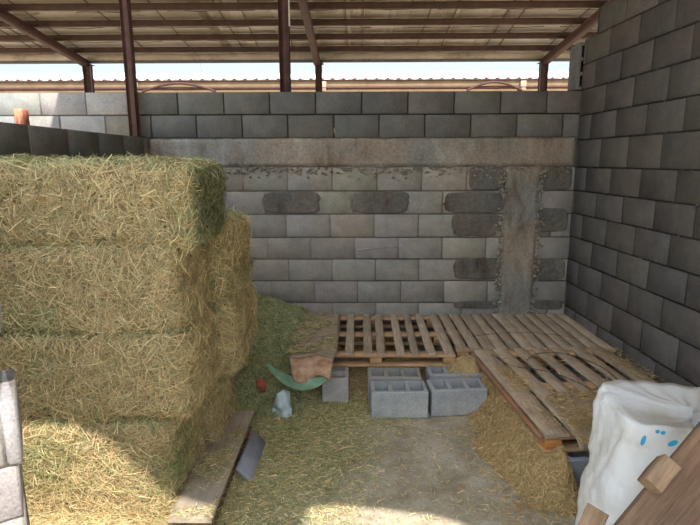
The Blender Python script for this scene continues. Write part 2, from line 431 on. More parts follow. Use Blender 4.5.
for i in range(len(edge) - 1):
    (xa, ya), (xb, yb) = edge[i], edge[i + 1]
    if abs(xb - xa) < 1e-6: continue
    V = [(xa, ya, RZ(ya) + .09), (xb, yb, RZ(yb) + .09), (xb, 9.25, RZ(9.25) + .09), (xa, 9.25, RZ(9.25) + .09)]
    if xb > xa: V2 = V + [(x, y, z + .012) for x, y, z in V]
    else: continue
    mb.add(V2, [(0, 3, 2, 1), (4, 5, 6, 7), (0, 1, 5, 4), (1, 2, 6, 5), (2, 3, 7, 6), (3, 0, 4, 7)], (.6, .5, .4))
# overlap wedge where the edge doubles back (between -2.28 and -2.1)
(ax_, ay_), (bx_, by_) = edge[2], edge[3]
mb.add([(bx_, by_, RZ(by_) + .09), (ax_, ay_, RZ(ay_) + .09), (-1.95, 4.3, RZ(4.3) + .09), (-1.95, 2.76, RZ(2.76) + .09)], [(0, 3, 2, 1)])
rs = mb.build('roof_sheet', M_ROOF, None); rs.parent = roof; rs.matrix_parent_inverse = Matrix.Translation(-roof.location)
def rchild(mb, name, m):
    o = mb.build(name, m); o.parent = roof; o.matrix_parent_inverse = Matrix.Translation(-roof.location); return o
# purlins
def roof_from(x0, x1): return x0, x1
for k in range(1, 22):
    y = 8.98 - .545 * (k - .44)
    if y < -.3: break
    x0 = -9.9 if y > 4.4 else (-1.9 if y > 3 else (-1.2 if y > 1.7 else -1.05))
    mb = MB(); z = RZ(y); hgt = .075
    mb.box((x0, y - .022, z), (8.9, y + .022, z + hgt), (.3, .2, .1), .003)
    mb.box((x0, y - .03, z - .004), (8.9, y + .03, z + .004), (.3, .2, .1), 0)
    rchild(mb, 'purlin', M_PURL)
mb = MB(); mb.box((-9.9, 9.06, RZ(9.1) - .045), (8.9, 9.11, RZ(9.1) - .005), (.2, .2, .2), .004); tag(rchild(mb, 'eave_beam', M_EAVE), 'grey eave beam')
mb = MB(); mb.box((-9.9, 9.07, RZ(9.1) - .006), (8.9, 9.085, RZ(9.1) + .098), (.5, .4, .3), 0); rchild(mb, 'eave_closure', M_ROOF)
# sheet seams, dark, and thin wires between purlins
M_SEAM = simple('dark_seam', (.13, .09, .06), (.2, .14, .10), 20, .8)
mb = MB(); x = -9.6
while x < 8.8:
    for dx in ((0,) if random.random() < .4 else (0, random.uniform(.12, .35))):
        xx = x + dx; w = random.uniform(.004, .009); ya = 6.0; yb = 9.0; sk = random.uniform(-.15, .15)
        mb.add([(xx - w, ya, RZ(ya) + .078), (xx + w, ya, RZ(ya) + .078), (xx + w + sk, yb, RZ(yb) + .078), (xx - w + sk, yb, RZ(yb) + .078),
                (xx - w, ya, RZ(ya) + .092), (xx + w, ya, RZ(ya) + .092), (xx + w + sk, yb, RZ(yb) + .092), (xx - w + sk, yb, RZ(yb) + .092)],
               [(0, 1, 2, 3), (0, 4, 5, 1), (1, 5, 6, 2), (3, 2, 6, 7), (0, 3, 7, 4)], (.2, .1, .1))
    x += random.uniform(.75, 1.15)
for k in range(6):
    y0 = 8.98 - .545 * (k - .44) - .27; x = -9.5
    while x < 8.5:
        L = random.uniform(.6, 2.2); y = y0 + random.uniform(-.05, .05)
        pts = [(x + L * t, y + .02 * math.sin(t * 9 + x), RZ(y) + .075 + .006 * math.sin(t * 14)) for t in np.linspace(0, 1, 7)]
        tube(mb, pts, .0055, (.2, .1, .1), 5); x += L + random.uniform(.1, .6)
rchild(mb, 'sheet_seams', M_SEAM)
# rafters running down to the eave posts
for xr in (-4.463, -.636 + .02, 3.13):
    mb = MB()
    for (ya, yb) in ((4.3, 9.08),):
        w = .045
        V = [(xr - w, ya, RZ(ya) - .11), (xr + w, ya, RZ(ya) - .11), (xr + w, yb, RZ(yb) - .11), (xr - w, yb, RZ(yb) - .11),
             (xr - w, ya, RZ(ya)), (xr + w, ya, RZ(ya)), (xr + w, yb, RZ(yb)), (xr - w, yb, RZ(yb))]
        mb.add(V, [(0, 3, 2, 1), (4, 5, 6, 7), (0, 1, 5, 4), (1, 2, 6, 5), (2, 3, 7, 6), (3, 0, 4, 7)], (.2, .1, .1))
    tag(rchild(mb, 'rafter', M_STEEL), 'red-brown steel rafter running up the slope')
def post(x, y, z0, z1, w, label, m=M_STEEL, top=None):
    mb = MB(); M = Matrix.Identity(4)
    tx, ty = top if top else (x, y)
    h = w / 2; c = .005
    V = []
    for (px, py, z) in ((x, y, z0), (tx, ty, z1)):
        for (sx, sy) in ((-1, -1), (1, -1), (1, 1), (-1, 1)): 
            V += [(px + sx * h, py + sy * (h - c), z), (px + sx * (h - c), py + sy * h, z)] if sx * sy < 0 else [(px + sx * (h - c), py + sy * h, z), (px + sx * h, py + sy * (h - c), z)]
    n = 8; V = [Vector(v) - Vector((x, y, z0)) for v in V]
    b = MB(); b.add(V, [(k, (k + 1) % n, n + (k + 1) % n, n + k) for k in range(n)], (.1, .05, .04))
    b.add(V[:8] + V[8:], [(0, 1, 2, 3)], (.1, .05, .04))
    o = empty('steel_post', (x, y, z0)); b.build('upright', m, o)
    p = MB(); p.box((-w * .9, -w * .9, 0), (w * .9, w * .9, .008), (.1, .05, .04), .001); p.build('base_plate', m, o)
    p = MB(); p.box((tx - x - w * .75, ty - y - w * .75, z1 - z0 - .008), (tx - x + w * .75, ty - y + w * .75, z1 - z0), (.1, .05, .04), .001); p.build('cap_plate', m, o)
    return tag(o, label, 'post')
post(-4.46, 9.1, -.02, RZ(9.1) - .06, .12, 'short-looking far steel post under the left rafter of the roof')
post(-.60, 9.1, -.02, RZ(9.1) - .06, .11, 'thin far steel post right beside the thick dark centre post')
post(3.13, 9.1, -.02, RZ(9.1) - .06, .12, 'far steel post at the right end of the eave gap')
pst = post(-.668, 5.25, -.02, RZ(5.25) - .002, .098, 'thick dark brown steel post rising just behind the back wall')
mb = MB(); mb.box((.0495, -.045, 3.02), (.062, -.03, 3.55), (.7, .6, .5), .002); tag(mb.build('painted_sun_strip', simple('painted_sunlight', (.62, .52, .45), (.7, .6, .52), 5, .6), pst), 'narrow sunlit stripe on the side of the post, painted as a pale strip')  # thin box added for the sunlit stripe; the sunlight is in its pale colour
post(-1.945, 4.72, 1.967, RZ(4.86) - .006, .075, 'leaning red-brown steel post on the end of the low dark left wall', top=(-2.00, 4.86))
# two hollow blocks' ends on top right corner
# ------------------------------------------------------------------ hollow blocks
def hollow_block_mesh(L=.395, H=.195, D=.195, col=(.36, .375, .39), cells=3, seed=0):
    mb = MB(); w = .028; rg = np.random.default_rng(seed)
    cw = (L - w * (cells + 1)) / cells; ft = .035
    # outline with chamfer, top ring built as a grid of quads around the cells
    xs = [-L / 2]; 
    for k in range(cells): xs += [-L / 2 + w * (k + 1) + cw * k, -L / 2 + (w + cw) * (k + 1)]
    xs += [L / 2]; ysv = [-D / 2, -D / 2 + w, D / 2 - w, D / 2]
    def face(pts, c=col): mb.add(pts, [(0, 1, 2, 3)], c)
    hole = lambda i, j: j == 1 and i % 2 == 1 and 0 < i < len(xs) - 1
    c = .006
    def cl(x, y): return (min(max(x, -L / 2 + c), L / 2 - c), min(max(y, -D / 2 + c), D / 2 - c))
    for z, up in ((H, 1), (0, 0)):
        for i in range(len(xs) - 1):
            for j in range(3):
                if hole(i, j) and up: continue
                q = [(*cl(xs[i], ysv[j]), z), (*cl(xs[i + 1], ysv[j]), z), (*cl(xs[i + 1], ysv[j + 1]), z), (*cl(xs[i], ysv[j + 1]), z)]
                face(q if up else q[::-1])
    for i in range(len(xs) - 1):
        if hole(i, 1):
            a, b_ = xs[i], xs[i + 1]; p, q = ysv[1], ysv[2]; t = .006; zb = .03
            top = [(a, p, H), (b_, p, H), (b_, q, H), (a, q, H)]; bot = [(a + t, p + t, zb), (b_ - t, p + t, zb), (b_ - t, q - t, zb), (a + t, q - t, zb)]
            for k in range(4): face([top[k], bot[k], bot[(k + 1) % 4], top[(k + 1) % 4]])
            face(bot)
    o = [(-L / 2, -D / 2), (L / 2, -D / 2), (L / 2, D / 2), (-L / 2, D / 2)]
    ring = []
    for k in range(4):
        x, y = o[k]; sx = 1 if x > 0 else -1; sy = 1 if y > 0 else -1
        p1 = (x, y - sy * c); p2 = (x - sx * c, y)
        ring += [p1, p2] if k in (0, 2) else [p2, p1]
    n = len(ring)
    def ins(p): return cl(*p)
    for k in range(n):
        a, b_ = ring[k], ring[(k + 1) % n]
        face([(*a, c), (*b_, c), (*b_, H - c), (*a, H - c)])
        mb.add([(*a, H - c), (*b_, H - c), (*ins(b_), H), (*ins(a), H)], [(0, 1, 2, 3)], col)
        mb.add([(*ins(a), 0), (*ins(b_), 0), (*b_, c), (*a, c)], [(0, 1, 2, 3)], col)
    return mb
def block(x, y, z, rz, label, col=(.36, .375, .39), rot=None, L=.395, D=.195, H=.195, group=None):
    o = hollow_block_mesh(L=L, D=D, H=H, col=col).build('concrete_block', M_BLOCK)
    o.location = (x, y, z); o.rotation_euler = rot if rot else (0, 0, rz)
    return tag(o, label, 'block', group)
GB = 'loose concrete blocks round the pallets'
BC = (.37, .385, .40)
block(.308, 3.435, 0, R(1), 'upright grey hollow block, front left of the row, nearest its open cells', BC, group=GB)
block(.292, 3.655, .012, R(-1), 'grey hollow block directly behind the front left one, under the slatted pallet edge', (.31, .30, .28), group=GB)
block(.722, 3.475, 0, R(5), 'grey hollow block beside the gold hay, right of the pair', (.36, .37, .39), group=GB)
block(.745, 3.71, .012, R(2), 'grey hollow block half buried behind the right front block', (.33, .34, .36), group=GB)
block(-.145, 3.765, 0, R(90), 'grey block end-on under the left pallet, apart from the others', (.40, .38, .37), group=GB)
block(1.205, 2.72, 0, R(96), 'blue-grey block holding up the near corner of the front pallet', (.30, .32, .35), group=GB)
hb = block(2.018, 5.015, 2.564, 0, 'hollow block standing on end above the right corner of the back wall', (.17, .165, .16), D=.13)
hb.rotation_mode = 'ZYX'; hb.rotation_euler = (R(90), 0, R(90))

# ------------------------------------------------------------------ pallets
def board(name, p0, p1, w, t, m, parent=None, up=(0, 0, 1), ch=.002, warp=.002, seed=None):
    """a board with its long axis on local X from p0 to p1 (centre line of its body)"""
    p0 = Vector(p0); p1 = Vector(p1); ax = (p1 - p0); L = ax.length; ax.normalize()
    u = Vector(up); s = u.cross(ax).normalized(); u = ax.cross(s).normalized()
    n = max(2, int(L / .12)); V = []; ring = [(-w / 2 + ch, -t / 2), (w / 2 - ch, -t / 2), (w / 2, -t / 2 + ch), (w / 2, t / 2 - ch), (w / 2 - ch, t / 2), (-w / 2 + ch, t / 2), (-w / 2, t / 2 - ch), (-w / 2, -t / 2 + ch)]
    rg = np.random.default_rng(random.randrange(9999) if seed is None else seed); a, b_, c_ = rg.uniform(-1, 1, 3) * warp
    for i in range(n + 1):
        x = -L / 2 + L * i / n; tt = i / n; off = a * math.sin(tt * 3.1) ; oy = b_ * math.sin(tt * 3.1)
        j = rg.uniform(-.0008, .0008, (8, 2))
        for k, (y, z) in enumerate(ring): V.append((x, y + oy + j[k][0], z + off + j[k][1]))
    F = [(i * 8 + k, i * 8 + (k + 1) % 8, (i + 1) * 8 + (k + 1) % 8, (i + 1) * 8 + k) for i in range(n) for k in range(8)]
    V = np.array(V); mb = MB(); mb.add(V, [f[::-1] for f in F], (.5, .4, .3))
    for e in (0, n):
        mb.add(V[e * 8:e * 8 + 8], [(0, 1, 2, 3), (0, 3, 4, 7), (4, 5, 6, 7)] if e else [(3, 2, 1, 0), (7, 4, 3, 0), (7, 6, 5, 4)], (.5, .4, .3))
    o = mb.build(name, m); Mx = Matrix((ax, s, u)).transposed().to_4x4(); Mx.translation = (p0 + p1) / 2
    o.matrix_world = Mx
    if parent is not None: o.parent = parent; o.matrix_parent_inverse = parent.matrix_basis.inverted()
    return o

def pallet(loc, rz, slats, W, D, label, top=.112, mw=M_WOOD, mf=M_WOODR, feet_mat=None, cross=(0.045, .5, None), t=.018):
    """slats: list of (x_front0, x_front1, x_back0, x_back1) local, origin at front-left bottom corner"""
    root = empty('wooden_pallet', loc, (0, 0, rz)); tag(root, label, 'pallet', 'wooden pallets against the back and right walls')
    Mr = Matrix.Translation(loc) @ Matrix.Rotation(rz, 4, 'Z')
    def P(x, y, z): return Mr @ Vector((x, y, z))
    fm = feet_mat or mf
    for (a, b_, c, d) in slats:
        board('slat', P((a + b_) / 2, 0.0, top - t / 2), P((c + d) / 2, D, top - t / 2), ((b_ - a) + (d - c)) / 2, t, mw, root)
    for y in (.05, D / 2, D - .05):
        board('cross_board', P(0, y, top - t * 1.5 - .0005), P(W, y, top - t * 1.5 - .0005), .095, t, mf, root)
    for y in (.05, D / 2, D - .05):
        for x in (.05, W / 2, W - .05):
            board('foot_block', P(x - .045, y, (top - 2 * t) / 2 + t / 2), P(x + .045, y, (top - 2 * t) / 2 + t / 2), .09, top - 3 * t - .002, fm, root)
    for y in (.05, D / 2, D - .05):
        board('bottom_board', P(0, y, t / 2), P(W, y, t / 2), .095, t, mf, root)
    return root
fr = [(-.084, -.018), (.059, .125), (.163, .22), (.312, .373), (.42, .483), (.544, .611), (.677, .753)]
bk = [(-.076, -.01), (.073, .143), (.183, .261), (.332, .403), (.462, .521), (.568, .638), (.697, .78)]
sl = [(a + .46, b_ + .46, c + .455, d + .455) for (a, b_), (c, d) in zip(fr, bk)]
sl = [(.0, .07, .0, .07), (.12, .19, .12, .19), (.245, .315, .245, .315)] + sl
pallet((-.452, 3.765, .203), 0, sl, 1.222, 1.04, 'left wooden pallet with widely spaced slats beside the block column of loose hay', top=.112)
sl = []
for k in range(12):
    a = .004 + k * .1035; w = .084 if k not in (2, 5) else .096; sl.append((a, a + w, a, a + w))
pallet((.797, 3.875, .203), R(.3), sl, 1.245, .93, 'back right wooden pallet with close-set slats in the wall corner', top=.112, t=.018)
# front pallet: rotated a little
slc = [(.0, .135, .0, .135), (.158, .262, .158, .262), (.318, .405, .318, .405), (.462, .55, .462, .55), (.61, .705, .61, .705), (.765, .86, .765, .86), (.91, 1.03, .91, 1.03)]
pc = pallet((1.022, 2.565, .203), R(4.6), slc, 1.03, 1.28, 'near wooden pallet strewn with hay beside the white sack', top=.112, mf=M_WOODR, feet_mat=M_CHIP)
Mr = Matrix.Translation((1.022, 2.565, .203)) @ Matrix.Rotation(R(4.6), 4, 'Z')
board('side_rail', Mr @ Vector((-.012, .01, .078)), Mr @ Vector((-.012, 1.27, .078)), .022, .03, M_WOODS, pc)
for (x, y, rz, lab) in [(-.25, 4.5, 0, 'grey block under the rear left corner of the slatted pallet'), (.55, 4.45, 0, 'grey block under the rear right of the slatted pallet'),
                        (1.0, 4.5, 0, 'grey block under the rear left of the close-slatted pallet'), (1.75, 4.5, 0, 'grey block in the wall corner under the close-slatted pallet'),
                        (1.2, 4.02, 0, 'grey block under the front of the close-slatted pallet'), (1.8, 4.02, 0, 'grey block below the front right of the close-slatted pallet'),
                        (1.25, 3.55, 0, 'grey block under the rear left of the near pallet'), (1.8, 3.55, 0, 'grey block under the rear right of the near pallet'), (1.86, 2.8, R(90), 'grey block under the near pallet, right side behind the sack')]:
    block(x, y, 0, rz, lab, (.26, .26, .27), D=.195, H=.193 if x > .6 and y > 3.9 else .197)

# sheets lying on the near pallet
M_CARD = simple('brown_cardboard', (.27, .205, .145), (.37, .30, .22), 9, .9, .3, 30)
M_CARDO = simple('stained_cardboard', (.30, .15, .08), (.50, .36, .25), 14, .9, .3, 30)
def sheet(name, fn, nu, nv, t, m, parent=None, col=(.5, .4, .3), seed=0):
    V = np.array([fn(i / nu, j / nv) for j in range(nv + 1) for i in range(nu + 1)], float)
    g = V.reshape(nv + 1, nu + 1, 3); du = np.gradient(g, axis=1); dv = np.gradient(g, axis=0)
    n = np.cross(du, dv); n /= np.linalg.norm(n, axis=2, keepdims=True) + 1e-9
    T = g - n * t; q = (nu + 1) * (nv + 1)
    F = []
    for j in range(nv):
        for i in range(nu):
            a = j * (nu + 1) + i; F.append((a, a + 1, a + nu + 2, a + nu + 1)); F.append((q + a, q + a + nu + 1, q + a + nu + 2, q + a + 1))
    bd = [i for i in range(nu)] + [j * (nu + 1) + nu for j in range(nv)] + [nv * (nu + 1) + i for i in range(nu, 0, -1)] + [j * (nu + 1) for j in range(nv, 0, -1)]
    for k in range(len(bd)):
        a, b_ = bd[k], bd[(k + 1) % len(bd)]; F.append((b_, a, q + a, q + b_))
    mb = MB(); mb.add(np.concatenate([V, T.reshape(-1, 3)]), F, col)
    return mb.build(name, m, parent, smooth=True)
def nz(x, y, s, sd): return float(noise3([[x, y, 0.]], s, sd, 3)[0])
def f_mat(u, v):
    x = 1.17 + u * .74; y = 2.47 + .04 * math.sin(u * 5) + v * (.52 + .03 * math.sin(u * 9)) + u * .04
    z = .324 + .006 * (1 + nz(x, y, 2, 5)) - (.055 * max(0, 1 - v * 5) ** 1.5 * (1 - .3 * u))
    return x, y, z
tag(sheet('cardboard_sheet', f_mat, 30, 22, .003, M_CARD), 'flattened brown cardboard covered in hay on the near pallet front', 'cardboard')
# feed sack lying over the left pallet, green underside drooping in front
def f_sack(u, v):
    fl = .345 + .010 * nz(u, v, 1.2, 9) + .012 * math.sin(u * 3.1)
    return -.52 + u * (.365 + .02 * v) + .015 * math.sin(v * 6) + .04 * (1 - u) * (1 - v), 3.60 + v * 1.08, fl
def f_fold(u, v):
    k = v; x0, y0, z0 = f_sack(u, 0)
    y = y0 - .17 * math.sin(k * 1.5) - .012 * math.sin(u * 8); z = z0 + .002 - .115 * (1 - math.cos(k * 1.5)) - .02 * k * math.sin(u * 6)
    return x0 * (1 - .10 * k) - .035 * k * u, y, z
sk = empty('feed_sack', (-.32, 3.9, .33)); tag(sk, 'flat brown feed sack with a green lining, lying over the left pallet', 'sack')
def asch(o, p): o.parent = p; o.matrix_parent_inverse = p.matrix_basis.inverted(); return o
asch(sheet('sack_cover', f_sack, 26, 40, .004, M_CARD), sk)
tag(asch(sheet('front_fold', lambda u, v: f_fold(1 - u, v), 24, 12, .004, M_CARDO), sk), 'orange-stained front fold of the sack')
M_GREEN = simple('green_lining', (.10, .20, .12), (.24, .36, .25), 8, .55, .3, 25)
def f_green(u, v):
    x = -.64 + u * .46; k = v
    y = 3.47 - .05 * math.sin(u * 3.14) + .12 * (1 - u) ** 2 - .03 * k; z = .305 - .035 * u - .085 * k * math.sin(max(u, .02) * 3.05) ** .6 - .03 * math.sin(u * 3.14)
    return x, y, z
tag(asch(sheet('lining', f_green, 26, 8, .003, M_GREEN), sk), 'green plastic lining hanging below the sack edge')

# ------------------------------------------------------------------ hay bales
TAN = [(.53, .40, .205), (.62, .49, .27), (.42, .295, .145), (.39, .34, .17), (.27, .28, .13), (.70, .57, .35)]
WT = [4, 4, 3, 2.2, 1.2, 1.2]
GRN = [(.20, .22, .10), (.26, .27, .13), (.15, .18, .08), (.36, .33, .17), (.44, .37, .20), (.12, .14, .06)]
WG = [4, 4, 3, 2, 1.2, 1]
GLD = [(.40, .27, .12), (.50, .35, .17), (.32, .21, .09), (.58, .43, .22), (.28, .22, .10)]
WD = [4, 4, 3, 1.6, 1.5]
def bale(x0, x1, y0, y1, z0, z1, label, seed, n=9000, greenside=0., rot=(0, 0, 0), dens=(1, 1, 1)):
    """pressed rectangular bale: lumpy rounded body bristling with stalks"""
    c = np.array([(x0 + x1) / 2, (y0 + y1) / 2, z0]); h = np.array([(x1 - x0) / 2, (y1 - y0) / 2, (z1 - z0) / 2])
    N = 26; V = []; F = []; mb = MB()
    def pt(u, v, ax, s):
        p = np.zeros(u.shape + (3,)); o = [k for k in range(3) if k != ax]; p[..., ax] = s; p[..., o[0]] = u; p[..., o[1]] = v; return p
    def shape(p):
        q = p * h; r = .065; cl = np.clip(q, -(h - r), h - r); d = q - cl; L = np.linalg.norm(d, axis=-1, keepdims=True)
        out = cl + d / np.maximum(L, 1e-9) * np.minimum(L, r)
        nn = d / np.maximum(L, 1e-9)
        nn = np.where(L > 1e-6, nn, 0)
        w = out + c; f = w.reshape(-1, 3)
        nz_ = noise3(f, 1.7, seed, 3) * .020 + noise3(f, 6, seed + 5, 3) * .012 + noise3(f, 16, seed + 6, 2) * .008
        # flakes: shallow ribs across the length
        nz_ += .005 * np.sin(f[:, 0] * 55 + 3 * noise3(f, 1.5, seed + 2, 2))
        return out + nn * nz_.reshape(out.shape[:-1] + (1,)), nn
    us = np.linspace(-1, 1, N)
    for ax in range(3):
        for s in (-1., 1.):
            A, B = np.meshgrid(us, us); p = pt(A, B, ax, s); q, nn = shape(p); q = q + np.array([0, 0, h[2]])
            i = np.arange(N - 1); I, J = np.meshgrid(i, i); a = (J * N + I).ravel()
            f = np.stack([a, a + 1, a + N + 1, a + N], 1)
            o = [k for k in range(3) if k != ax]; e0 = np.eye(3)[o[0]]; e1 = np.eye(3)[o[1]]
            if np.cross(e0, e1)[ax] * s < 0: f = f[:, ::-1]
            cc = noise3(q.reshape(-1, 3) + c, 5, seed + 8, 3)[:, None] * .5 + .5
            col = np.array([.20, .145, .07]) * (1 - cc) + np.array([.32, .24, .12]) * cc  # body darker than its stalks: shade in the gaps put into the colour
            if greenside and ax == 0 and s > 0: col = col * (1 - greenside) + np.array([.13, .15, .06]) * greenside
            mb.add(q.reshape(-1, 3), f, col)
    # stalks
    area = np.array([h[1] * h[2] * dens[0] * 1.6, h[0] * h[2] * dens[1] * 1.2, h[0] * h[1] * dens[2]]); pr = np.array([area[0] * .1, area[0], area[1], area[1] * .1, area[2] * .1, area[2]]); pr /= pr.sum()
    fc = RNG.choice(6, n, p=pr); U = RNG.uniform(-1, 1, (n, 2)); p = np.zeros((n, 3))
    axs = np.array([0, 0, 1, 1, 2, 2])[fc]; sg = np.array([-1, 1, -1, 1, -1, 1.])[fc]
    for k in range(3):
        m = axs == k; o = [j for j in range(3) if j != k]
        p[m, k] = sg[m]; p[m, o[0]] = U[m, 0]; p[m, o[1]] = U[m, 1]
    q, nn = shape(p); q = q + np.array([0, 0, h[2]]); nn = nn / (np.linalg.norm(nn, axis=1, keepdims=True) + 1e-9)
    col = pick(n, TAN, WT); g = noise3(q + c, 1.3, seed + 20, 2) + RNG.normal(size=n) * .45
    gm = g > .62; col[gm] = pick(int(gm.sum()), GRN, WG) * 1.35
    if greenside:
        m = (axs == 0) & (sg > 0) & (RNG.random(n) < greenside); col[m] = pick(int(m.sum()), GRN, WG) * .72
    m = (axs == 2) & (RNG.random(n) < .6); col[m] = pick(int(m.sum()), GRN, WG) * 1.35
    L = RNG.gamma(3., .016, n) + .016; L = np.minimum(np.where(RNG.random(n) < .04, L * 2.0, L), .115); W = RNG.uniform(.0005, .0016, n)
    q = q + nn * (RNG.random((n, 1)) ** 2 * .022 - .004)
    tn = np.array([[0, 0, 1.]]); strands(mb, q, nn, L, W, np.clip(col * (.8 + .35 * RNG.random((n, 1))), 0, 1), lift=.6, bow=.10)
    o = mb.build('hay_bale', M_STRAW); o.location = c; o.rotation_euler = rot
    return tag(o, label, 'hay bale', 'rectangular hay bales stacked at the left')
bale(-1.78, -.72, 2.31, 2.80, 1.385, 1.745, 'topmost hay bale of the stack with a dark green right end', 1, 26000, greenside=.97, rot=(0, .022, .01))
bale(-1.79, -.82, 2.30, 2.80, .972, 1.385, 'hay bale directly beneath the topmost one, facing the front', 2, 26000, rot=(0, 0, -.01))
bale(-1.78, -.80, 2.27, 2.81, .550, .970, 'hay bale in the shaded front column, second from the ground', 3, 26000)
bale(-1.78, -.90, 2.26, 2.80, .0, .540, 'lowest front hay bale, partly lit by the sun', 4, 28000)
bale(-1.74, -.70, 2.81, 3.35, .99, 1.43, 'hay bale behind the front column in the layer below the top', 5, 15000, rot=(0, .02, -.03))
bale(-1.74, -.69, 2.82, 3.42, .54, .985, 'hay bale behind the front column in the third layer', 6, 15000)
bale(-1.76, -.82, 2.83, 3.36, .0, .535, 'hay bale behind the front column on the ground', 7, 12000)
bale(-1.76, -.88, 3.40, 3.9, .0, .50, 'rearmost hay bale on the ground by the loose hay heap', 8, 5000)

# ------------------------------------------------------------------ loose hay
def heap(name, x0, x1, y0, y1, hf, step, n, pal, w, label, base, Lm=.03, seed=1, lift=.5, cat='hay', Wm=1., bright=1.):
    nx = int((x1 - x0) / step) + 1; ny = int((y1 - y0) / step) + 1
    X, Y = np.meshgrid(np.linspace(x0, x1, nx), np.linspace(y0, y1, ny)); P = np.stack([X.ravel(), Y.ravel(), np.zeros(X.size)], 1)
    def H(p): return hf(p[:, 0], p[:, 1]) + noise3(p * [1, 1, 0], 3.2, seed, 4) * .012 + noise3(p * [1, 1, 0], 14, seed + 3, 2) * .005
    P[:, 2] = H(P); mb = MB(); i = np.arange(nx - 1); j = np.arange(ny - 1); I, J = np.meshgrid(i, j); a = (J * nx + I).ravel()
    F = np.stack([a, a + 1, a + nx + 1, a + nx], 1)
    keep = (P[F][:, :, 2].max(1) > -.004); F = F[keep]; P[:, 2] = np.maximum(P[:, 2], -.006)
    nz_ = noise3(P, 6, seed + 9, 3)[:, None] * .25 + 1
    mb.add(P, F, np.clip(np.array(base) * nz_, 0, 1))
    q = np.zeros((n * 3, 3)); q[:, 0] = RNG.uniform(x0, x1, n * 3); q[:, 1] = RNG.uniform(y0, y1, n * 3); z = H(q); q = q[z > -.012][:n]; q[:, 2] = np.maximum(H(q), 0) 
    e = .01; dx = (H(q + [e, 0, 0]) - H(q - [e, 0, 0])) / (2 * e); dy = (H(q + [0, e, 0]) - H(q - [0, e, 0])) / (2 * e)
    N = np.stack([-dx, -dy, np.ones(len(q))], 1); N /= np.linalg.norm(N, axis=1, keepdims=True)
    m = len(q); col = np.clip(pick(m, pal, w) * bright, 0, 1)
    strands(mb, q, N, RNG.gamma(3., Lm / 3, m) + .012, RNG.uniform(.0006, .0018, m) * Wm, col, lift=lift, bow=.12)
    # drop unused vertices via validate
    o = mb.build(name, M_STRAW, None)
    return tag(o, label, cat, None, 'stuff')
def sm(x, a, b): t = np.clip((x - a) / (b - a), 0, 1); return t * t * (3 - 2 * t)
def h_green(x, y):
    z = .41 * sm(y, 3.25, 4.55) * (1 - sm(x, -.50, -.36)) + .10 * sm(y, 3.0, 3.6) * (1 - sm(x, -.85, -.55))
    return z * (1 - .0 * x) - .012 + .05 * sm(-x, .8, 1.1) * sm(y, 3, 3.4)
heap('loose_hay', -1.25, -.34, 3.0, 4.77, h_green, .022, 42000, GRN, WG, 'heap of loose green hay between the bale stack and the left pallet', (.15, .16, .075), Lm=.028, seed=41, bright=1.4)
def h_foot(x, y):
    return .15 * sm(-y, -2.32, -2.05) * sm(y, 1.75, 2.05) * (1 - sm(x, -1.1, -.80)) + .03 * (1 - sm(x, -.95, -.66)) * sm(y, 1.9, 2.1) * (1 - sm(y, 3.2, 3.4)) - .008
heap('straw_litter', -1.75, -.55, 1.75, 3.4, h_foot, .022, 22000, TAN, WT, 'tan straw litter along the foot of the front bales', (.38, .30, .16), Lm=.035, seed=44)
def h_gold(x, y):
    lx = .99 + .075 * (3.8 - y)
    d = lx - x                                    # distance left of the pallet side
    prof = .25 * (1 - sm(d, -.03, .34 + .05 * np.sin(y * 7))) ** 1.5 * sm(y, 2.3, 2.6) * (1 - sm(y, 3.7, 3.95))
    return prof * (1 - .95 * sm(-d, .03, .12)) - .024
heap('golden_hay', .55, 1.25, 2.2, 3.84, h_gold, .018, 34000, GLD, WD, 'golden brown chopped hay spilling out along the near pallet side', (.36, .25, .12), Lm=.026, seed=47, bright=1.15)
def h_gold2(x, y):
    r = np.sqrt(((x - .85) / .28) ** 2 + ((y - 3.73) / .25) ** 2)
    return .25 * (1 - sm(r, .1, 1.0)) + .08 * (1 - sm(np.abs(y - 3.95), .1, .5)) * (1 - sm(np.abs(x - .6), .3, .7)) - .012
heap('golden_hay', .0, 1.15, 3.55, 4.5, h_gold2, .02, 15000, GLD, WD, 'golden brown hay mound in the gap between the three pallets', (.34, .25, .13), Lm=.022, seed=48, bright=1.1)
def h_under(x, y): return .13 * sm(y, 3.72, 4.0) * (1 - sm(x, .55, .8)) * sm(x, -.5, -.3) + .10 * sm(y, 3.6, 4.0) * sm(x, -.55, -.4) * (1 - sm(x, -.25, -.1)) - .006
heap('straw_litter', -.5, .78, 3.5, 4.77, h_under, .025, 12000, TAN + GLD, WT + WD, 'brown straw packed under the widely slatted left pallet', (.28, .2, .1), Lm=.03, seed=49)

def scatter(n, region, dens, zf, pal, w, Lm, label, bright=1., name='hay_litter', lift=.3, Wm=1.):
    x0, x1, y0, y1 = region; q = np.zeros((n * 6, 3)); q[:, 0] = RNG.uniform(x0, x1, n * 6); q[:, 1] = RNG.uniform(y0, y1, n * 6)
    d = dens(q[:, 0], q[:, 1]); q = q[RNG.random(len(q)) < d][:n]; q[:, 2] = zf(q[:, 0], q[:, 1])
    N = np.tile([0, 0, 1.], (len(q), 1)); mb = MB(); m = len(q)
    strands(mb, q, N, RNG.gamma(2.5, Lm / 2.5, m) + .008, RNG.uniform(.0006, .0018, m) * Wm, np.clip(pick(m, pal, w) * bright, 0, 1), lift=lift, bow=.06)
    return tag(mb.build(name, M_STRAW), label, 'hay', None, 'stuff')
def d_floor(x, y):
    n = noise3(np.stack([x, y, x * 0], 1), 1.1, 61, 3) * .35
    a = (1 - sm(x, -.60 + .40 * (y - 2.6), .22 + .45 * (y - 2.6)))
    return np.clip(a * 1.0 + n * .5 * (a > .02) + .035 * (1 + n), .01, 1)
